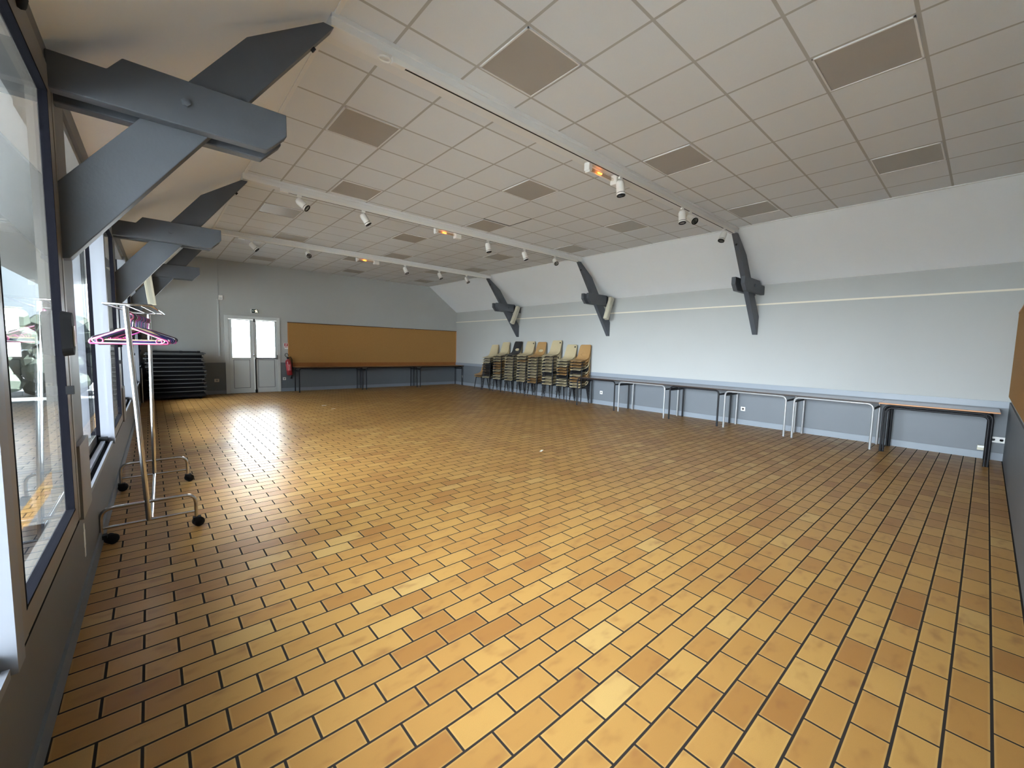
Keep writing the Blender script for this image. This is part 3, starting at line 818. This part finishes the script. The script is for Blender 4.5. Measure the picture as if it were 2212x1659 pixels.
# ------------------------------------------------------------------ folded tables on their trolley
fx0, fx1, fy0, fy1 = -.10, 1.045, 13.02, 13.80
tr = thing('table_trolley', 'low black trolley under the stack of folded tables', 'trolley', ((fx0 + fx1) / 2, 13.4, 0))
MB().box(fx0 - .02, fx1 - .0, fy0 + .02, fy1, .055, .11).build('deck', M['black'], tr, bevel=.004)
for a in (fx0 + .1, fx1 - .1):
    for b in (fy0 + .1, fy1 - .1):
        MB().lathe([(.028, -.014), (.028, .014)], (a, b, .028), (1, 0, 0), 14).build('wheel', M['rubber'], tr)
ftop = mat('dark_laminate', (.007, .007, .008), .8, spec=.08); fedge = mat('grey_edge', (.13, .135, .14), .35)
random.seed(5)
for k in range(11):
    z = .115 + k * .1015
    jx, jy = random.uniform(-.028, .028), random.uniform(-.02, .02)
    lab = 'dark folded table lying flat, %s in the stack' % ('bottom one' if k == 0 else 'topmost one' if k == 10 else NTH[k] + ' up from the trolley')
    r = thing('folding_table', lab, 'folding table', ((fx0 + fx1) / 2 + jx, 13.4 + jy, z), 'stacked folded tables')
    a, b, c, d_ = fx0 + jx, fx1 + jx, fy0 + jy, fy1 + jy
    if k < 10:
        MB().box(a, b, c, d_, z + .074, z + .095).build('tabletop', ftop, r)
        MB().box(a - .002, b + .002, c - .002, d_, z + .077, z + .092).build('edge_band', fedge, r)
        fz = z + .037
        MB().box(a + .05, b - .05, c + .03, d_ - .02, z + .002, z + .0735).build('apron', ftop, r)
        for q_ in (a + .035, b - .035): MB().tube([(q_, c + .04, fz - .018), (q_, d_ - .1, fz - .018)], .0145, 8).build('folded_leg', M['black'], r)
    else:           # the top one lies upside down, its folded legs showing
        MB().box(a, b, c, d_, z + .002, z + .024).build('tabletop', ftop, r)
        MB().box(a - .002, b + .002, c - .002, d_, z + .005, z + .021).build('edge_band', fedge, r)
        for q_ in (c + .06, d_ - .1): MB().tube([(a + .12, q_, z + .045), (b - .12, q_, z + .045)], .014, 8).build('folded_leg', M['black'], r)
        for hx in (b - .17, a + .62, a + .15): MB().box(hx, hx + .06, c + .03, c + .10, z + .024, z + .075).build('hinge', M['black'], r)
vt_ = thing('folding_table', 'dark folded table standing on edge between the table stack and the window wall', 'folding table', (-.18, 13.3, 0))
MB().box(-.195, -.178, 12.75, 13.75, .0, .83).build('tabletop', ftop, vt_)
MB().box(-.194, -.179, 12.747, 13.75, .828, .833).build('edge_band', fedge, vt_)
MB().tube(fillet([(-.165, 12.9, .08), (-.165, 12.9, .74), (-.165, 13.6, .74), (-.165, 13.6, .08)], .05), .012, 8).build('folded_leg', M['black'], vt_)
MB().tube([(-.165, 12.80, 0), (-.165, 12.80, .80)], .012, 8).build('folded_leg', M['steel'], vt_)

for (x, y, a, lab) in ((3.075, 9.63, .3, 'tiny white paper scrap on the floor towards the cork board'), (3.065, 10.26, -.2, 'tiny white paper scrap on the floor, the one closest to the far wall'), (4.17, 4.09, .5, 'tiny pale paper scrap in the middle of the tiled floor')):
    R = Matrix.Rotation(a, 3, 'Z')
    tag(MB().cbox((x, y, .002), (.10, .03, .003), R).build('paper_scrap', M['white']), lab, 'scrap')

# ------------------------------------------------------------------ coat rack
rk = thing('coat_rack', 'chrome rolling coat rack full of hangers beside the windows', 'coat rack', (0, 4.65, 0))
NB, NT = Vector((-.052, 3.97, .125)), Vector((-.116, 3.97, 1.675))
FB, FT = Vector((-.012, 5.33, .125)), Vector((.006, 5.33, 1.69))
MB().tube([NB, NB + (NT - NB) * .5, NT], .017, 12).build('post', M['chrome'], rk)
MB().tube([FB, FB + (FT - FB) * .5, FT], .017, 12).build('post', M['chrome'], rk)
for (c, y, a, b) in ((NB, 3.97, -.305, .225), (FB, 5.33, -.255, .245)):
    MB().tube(fillet([(a, y, .075), (a, y, .262), (b, y, .262), (b, y, .075)], .075, 7), .0125, 12).build('foot_frame', M['chrome'], rk)
    MB().tube([(a + .01, y, .125), (b - .01, y, .125)], .0095, 10).build('foot_bar', M['chrome'], rk)
    for e, tw in ((a, .6 if y < 4.5 else -.1), (b, .3)):
        dx = .05 if (e < 0 and y < 4.5) else .012
        ct = MB().box(e - .022, e + .03, y - .024, y + .024, .05, .078).build('caster', M['rubber'], rk)
        for w_ in (-1, 1):
            ax = Vector((math.cos(tw + PI / 2) * w_, math.sin(tw + PI / 2) * w_, 0))
            MB().lathe([(.034, .005), (.036, .010), (.036, .022), (.026, .028), (0, .028)], Vector((e + dx, y + .012, .036)), ax, 16).build('wheel', M['rubber'], ct)
MB().tube([NB + Vector((.015, 0, .005)), FB + Vector((0, 0, .005))], .0125, 12).build('crossbar', M['chrome'], rk)
RN, RF = NB + (NT - NB) * .955, FB + (FT - FB) * .955
MB().tube([RN, RF], .0125, 12).build('hanging_rail', M['chrome'], rk)
sh = [(-.225, 3.97, 1.685), (.018, 3.97, 1.692), (.115, 5.33, 1.70), (-.105, 5.33, 1.70)]
MB().tube(sh, .009, 8, closed=True).build('top_shelf_frame', M['chrome'], rk)
MB().tube([(-.13, 3.97, 1.688), (-.02, 5.33, 1.70)], .005, 8).tube([(-.05, 3.97, 1.69), (.06, 5.33, 1.70)], .0035, 8).build('shelf_wire', M['chrome'], rk)

HM = {'pink': mat('hanger_pink', (.62, .10, .25), .35), 'navy': mat('hanger_navy', (.022, .02, .11), .35), 'white wire': mat('hanger_white', (.70, .72, .74), .3), 'black': mat('hanger_black', (.012, .012, .015), .4),
      'magenta': mat('hanger_magenta', (.48, .05, .28), .35), 'lilac': mat('hanger_lilac', (.20, .17, .42), .35), 'pale wooden': mat('hanger_wood', (.66, .50, .30), .45), 'dark red': mat('hanger_red', (.22, .02, .05), .35)}
SEQ = ['white wire', 'pink', 'navy', 'black', 'white wire', 'black', 'pale wooden', 'navy', 'pink', 'navy', 'magenta', 'black', 'lilac', 'black', 'white wire', 'navy', 'pink', 'navy', 'lilac', 'black', 'white wire', 'navy', 'magenta', 'black', 'dark red', 'navy', 'dark red', 'black', 'magenta', 'dark red']
random.seed(21)
seen = {}
for k, colr in enumerate(SEQ):
    t = .055 + .80 * k / (len(SEQ) - 1)
    c = RN + (RF - RN) * t
    seen[colr] = seen.get(colr, 0) + 1
    lab = '%s hanger on the coat rack, %s of its colour from the near post' % (colr, NTH[seen[colr] - 1])
    r = thing('coat_hanger', lab, 'hanger', c, 'hangers on the coat rack')
    wire = colr == 'white wire'
    rd = .003 if wire else .0068
    hk = []
    for a in range(11):
        an = PI * (1.05 - 1.45 * a / 10)
        hk.append((math.cos(an) * .022, 0, .0135 + math.sin(an) * .022 - .02 + .011))
    tb = MB().tube([(x_, y_, z_) for x_, y_, z_ in hk] + [(.004, 0, -.045), (0, 0, -.072)], rd * .8, 8)
    W2 = random.uniform(.195, .215); dz = random.uniform(.085, .10)
    z0 = -.072
    if colr == 'pale wooden':
        bd2 = MB()
        for s_ in (-1, 1):
            bd2.tube([(0, 0, z0 - .005), (s_ * .09, 0, z0 - .03), (s_ * W2, 0, z0 - dz)], [.014, .013, .010], 8)
        bd2.tube([(-W2 * .93, 0, z0 - dz + .004), (W2 * .93, 0, z0 - dz + .004)], .005, 6)
    elif wire:
        bd2 = MB().tube(fillet([(0, 0, z0), (W2, 0, z0 - dz), (W2 - .02, 0, z0 - dz - .02), (-W2 + .02, 0, z0 - dz - .02), (-W2, 0, z0 - dz), (0, 0, z0)], .02, 4), rd, 6)
    else:
        bd2 = MB().tube(fillet([(0, 0, z0), (W2, 0, z0 - dz), (W2, 0, z0 - dz - .022), (-W2, 0, z0 - dz - .022), (-W2, 0, z0 - dz), (0, 0, z0)], .014, 4), rd, 8)
        if colr in ('pink', 'magenta', 'dark red'):
            for s_ in (-1, 1):
                bd2.tube([(s_ * (W2 - .052) + .017 * math.cos(a), 0, z0 - dz - .002 + .017 * math.sin(a)) for a in [2 * PI * q / 14 for q in range(14)]], .0048, 8, closed=True)
    for bld, nm, mt in ((tb, 'hook', M['chrome'] if wire or colr == 'pale wooden' else HM[colr]), (bd2, 'hanger_bar', HM[colr])):
        o = bld.build(nm, mt); o.parent = r
    r.rotation_euler = (random.uniform(-.03, .03), random.uniform(-.05, .05), random.uniform(-.13, .13))

# ------------------------------------------------------------------ daylight
wd = bpy.data.worlds.new('sky'); SC.world = wd; wd.use_nodes = True
k = MN(wd.node_tree); N, L = k.N, k.L
bg = N['Background']
tc = N.new('ShaderNodeTexCoord'); sp = N.new('ShaderNodeSeparateXYZ'); L.new(tc.outputs['Generated'], sp.inputs[0])
el = k.smooth(sp.outputs[2], -.05, .8)
sky = k.mix(el, (.20, .27, .315), (.30, .34, .40))


def lobe(d, p):
    dt = N.new('ShaderNodeVectorMath'); dt.operation = 'DOT_PRODUCT'; L.new(tc.outputs['Generated'], dt.inputs[0])
    dt.inputs[1].default_value = Vector(d).normalized()
    return k.m('POWER', k.m('MAXIMUM', dt.outputs['Value'], 0), p)


sky1 = k.mix(lobe((.24, .96, .12), 50), sky, (18., 18.4, 19.))      # added sky glow that whites out the far door glass
sky2 = k.mix(lobe((-1, -.12, .20), 8), sky1, (26.5, 27.6, 29.3))        # bright western sky facing the windows
L.new(sky2, bg.inputs['Color']); bg.inputs['Strength'].default_value = 1.6


def portal(name, loc, rot, sx, sy):
    ld = bpy.data.lights.new(name, 'AREA'); ld.shape = 'RECTANGLE'; ld.size = sx; ld.size_y = sy
    ld.cycles.is_portal = True
    o = bpy.data.objects.new(name, ld); COL.objects.link(o); o.location = loc; o.rotation_euler = rot
    return o


for n, (y0, y1) in enumerate(WIN):
    portal('window_daylight', (XL - .21 + SH * y0, (y0 + y1) / 2, (SILL + HEAD) / 2), (0, -PI / 2, 0), HEAD - SILL, y1 - y0)
portal('door_daylight', (2.265, YF + .28, 1.55), (-PI / 2, 0, 0), 1.2, 1.1)

sd = bpy.data.lights.new('sun', 'SUN'); sd.energy = 50; sd.angle = .02; sd.color = (1, .97, .92)
so = bpy.data.objects.new('sun', sd); COL.objects.link(so)
so.rotation_euler = Vector((.80, -.36, .66)).to_track_quat('Z', 'Y').to_euler()

# ------------------------------------------------------------------ camera
cd = bpy.data.cameras.new('camera'); cam = bpy.data.objects.new('camera', cd); COL.objects.link(cam)
cam.location = (0, 0, 1.4423)
cam.rotation_euler = (1.4863713, -.0234807, -.7168441)
cd.sensor_fit = 'HORIZONTAL'; cd.sensor_width = 36; cd.lens = 894.09 * 36 / 2212
cd.clip_start = .02; cd.clip_end = 200
SC.camera = cam

SC.view_settings.view_transform = 'Standard'
SC.view_settings.look = 'None'
SC.view_settings.gamma = 1
SC.view_settings.use_curve_mapping = False
SC.view_settings.exposure = 1.2
SC.cycles.max_bounces = 10
SC.cycles.diffuse_bounces = 6
SC.cycles.glossy_bounces = 5
SC.cycles.transparent_max_bounces = 12
SC.cycles.use_denoising = True
SC.cycles.sample_clamp_indirect = 8
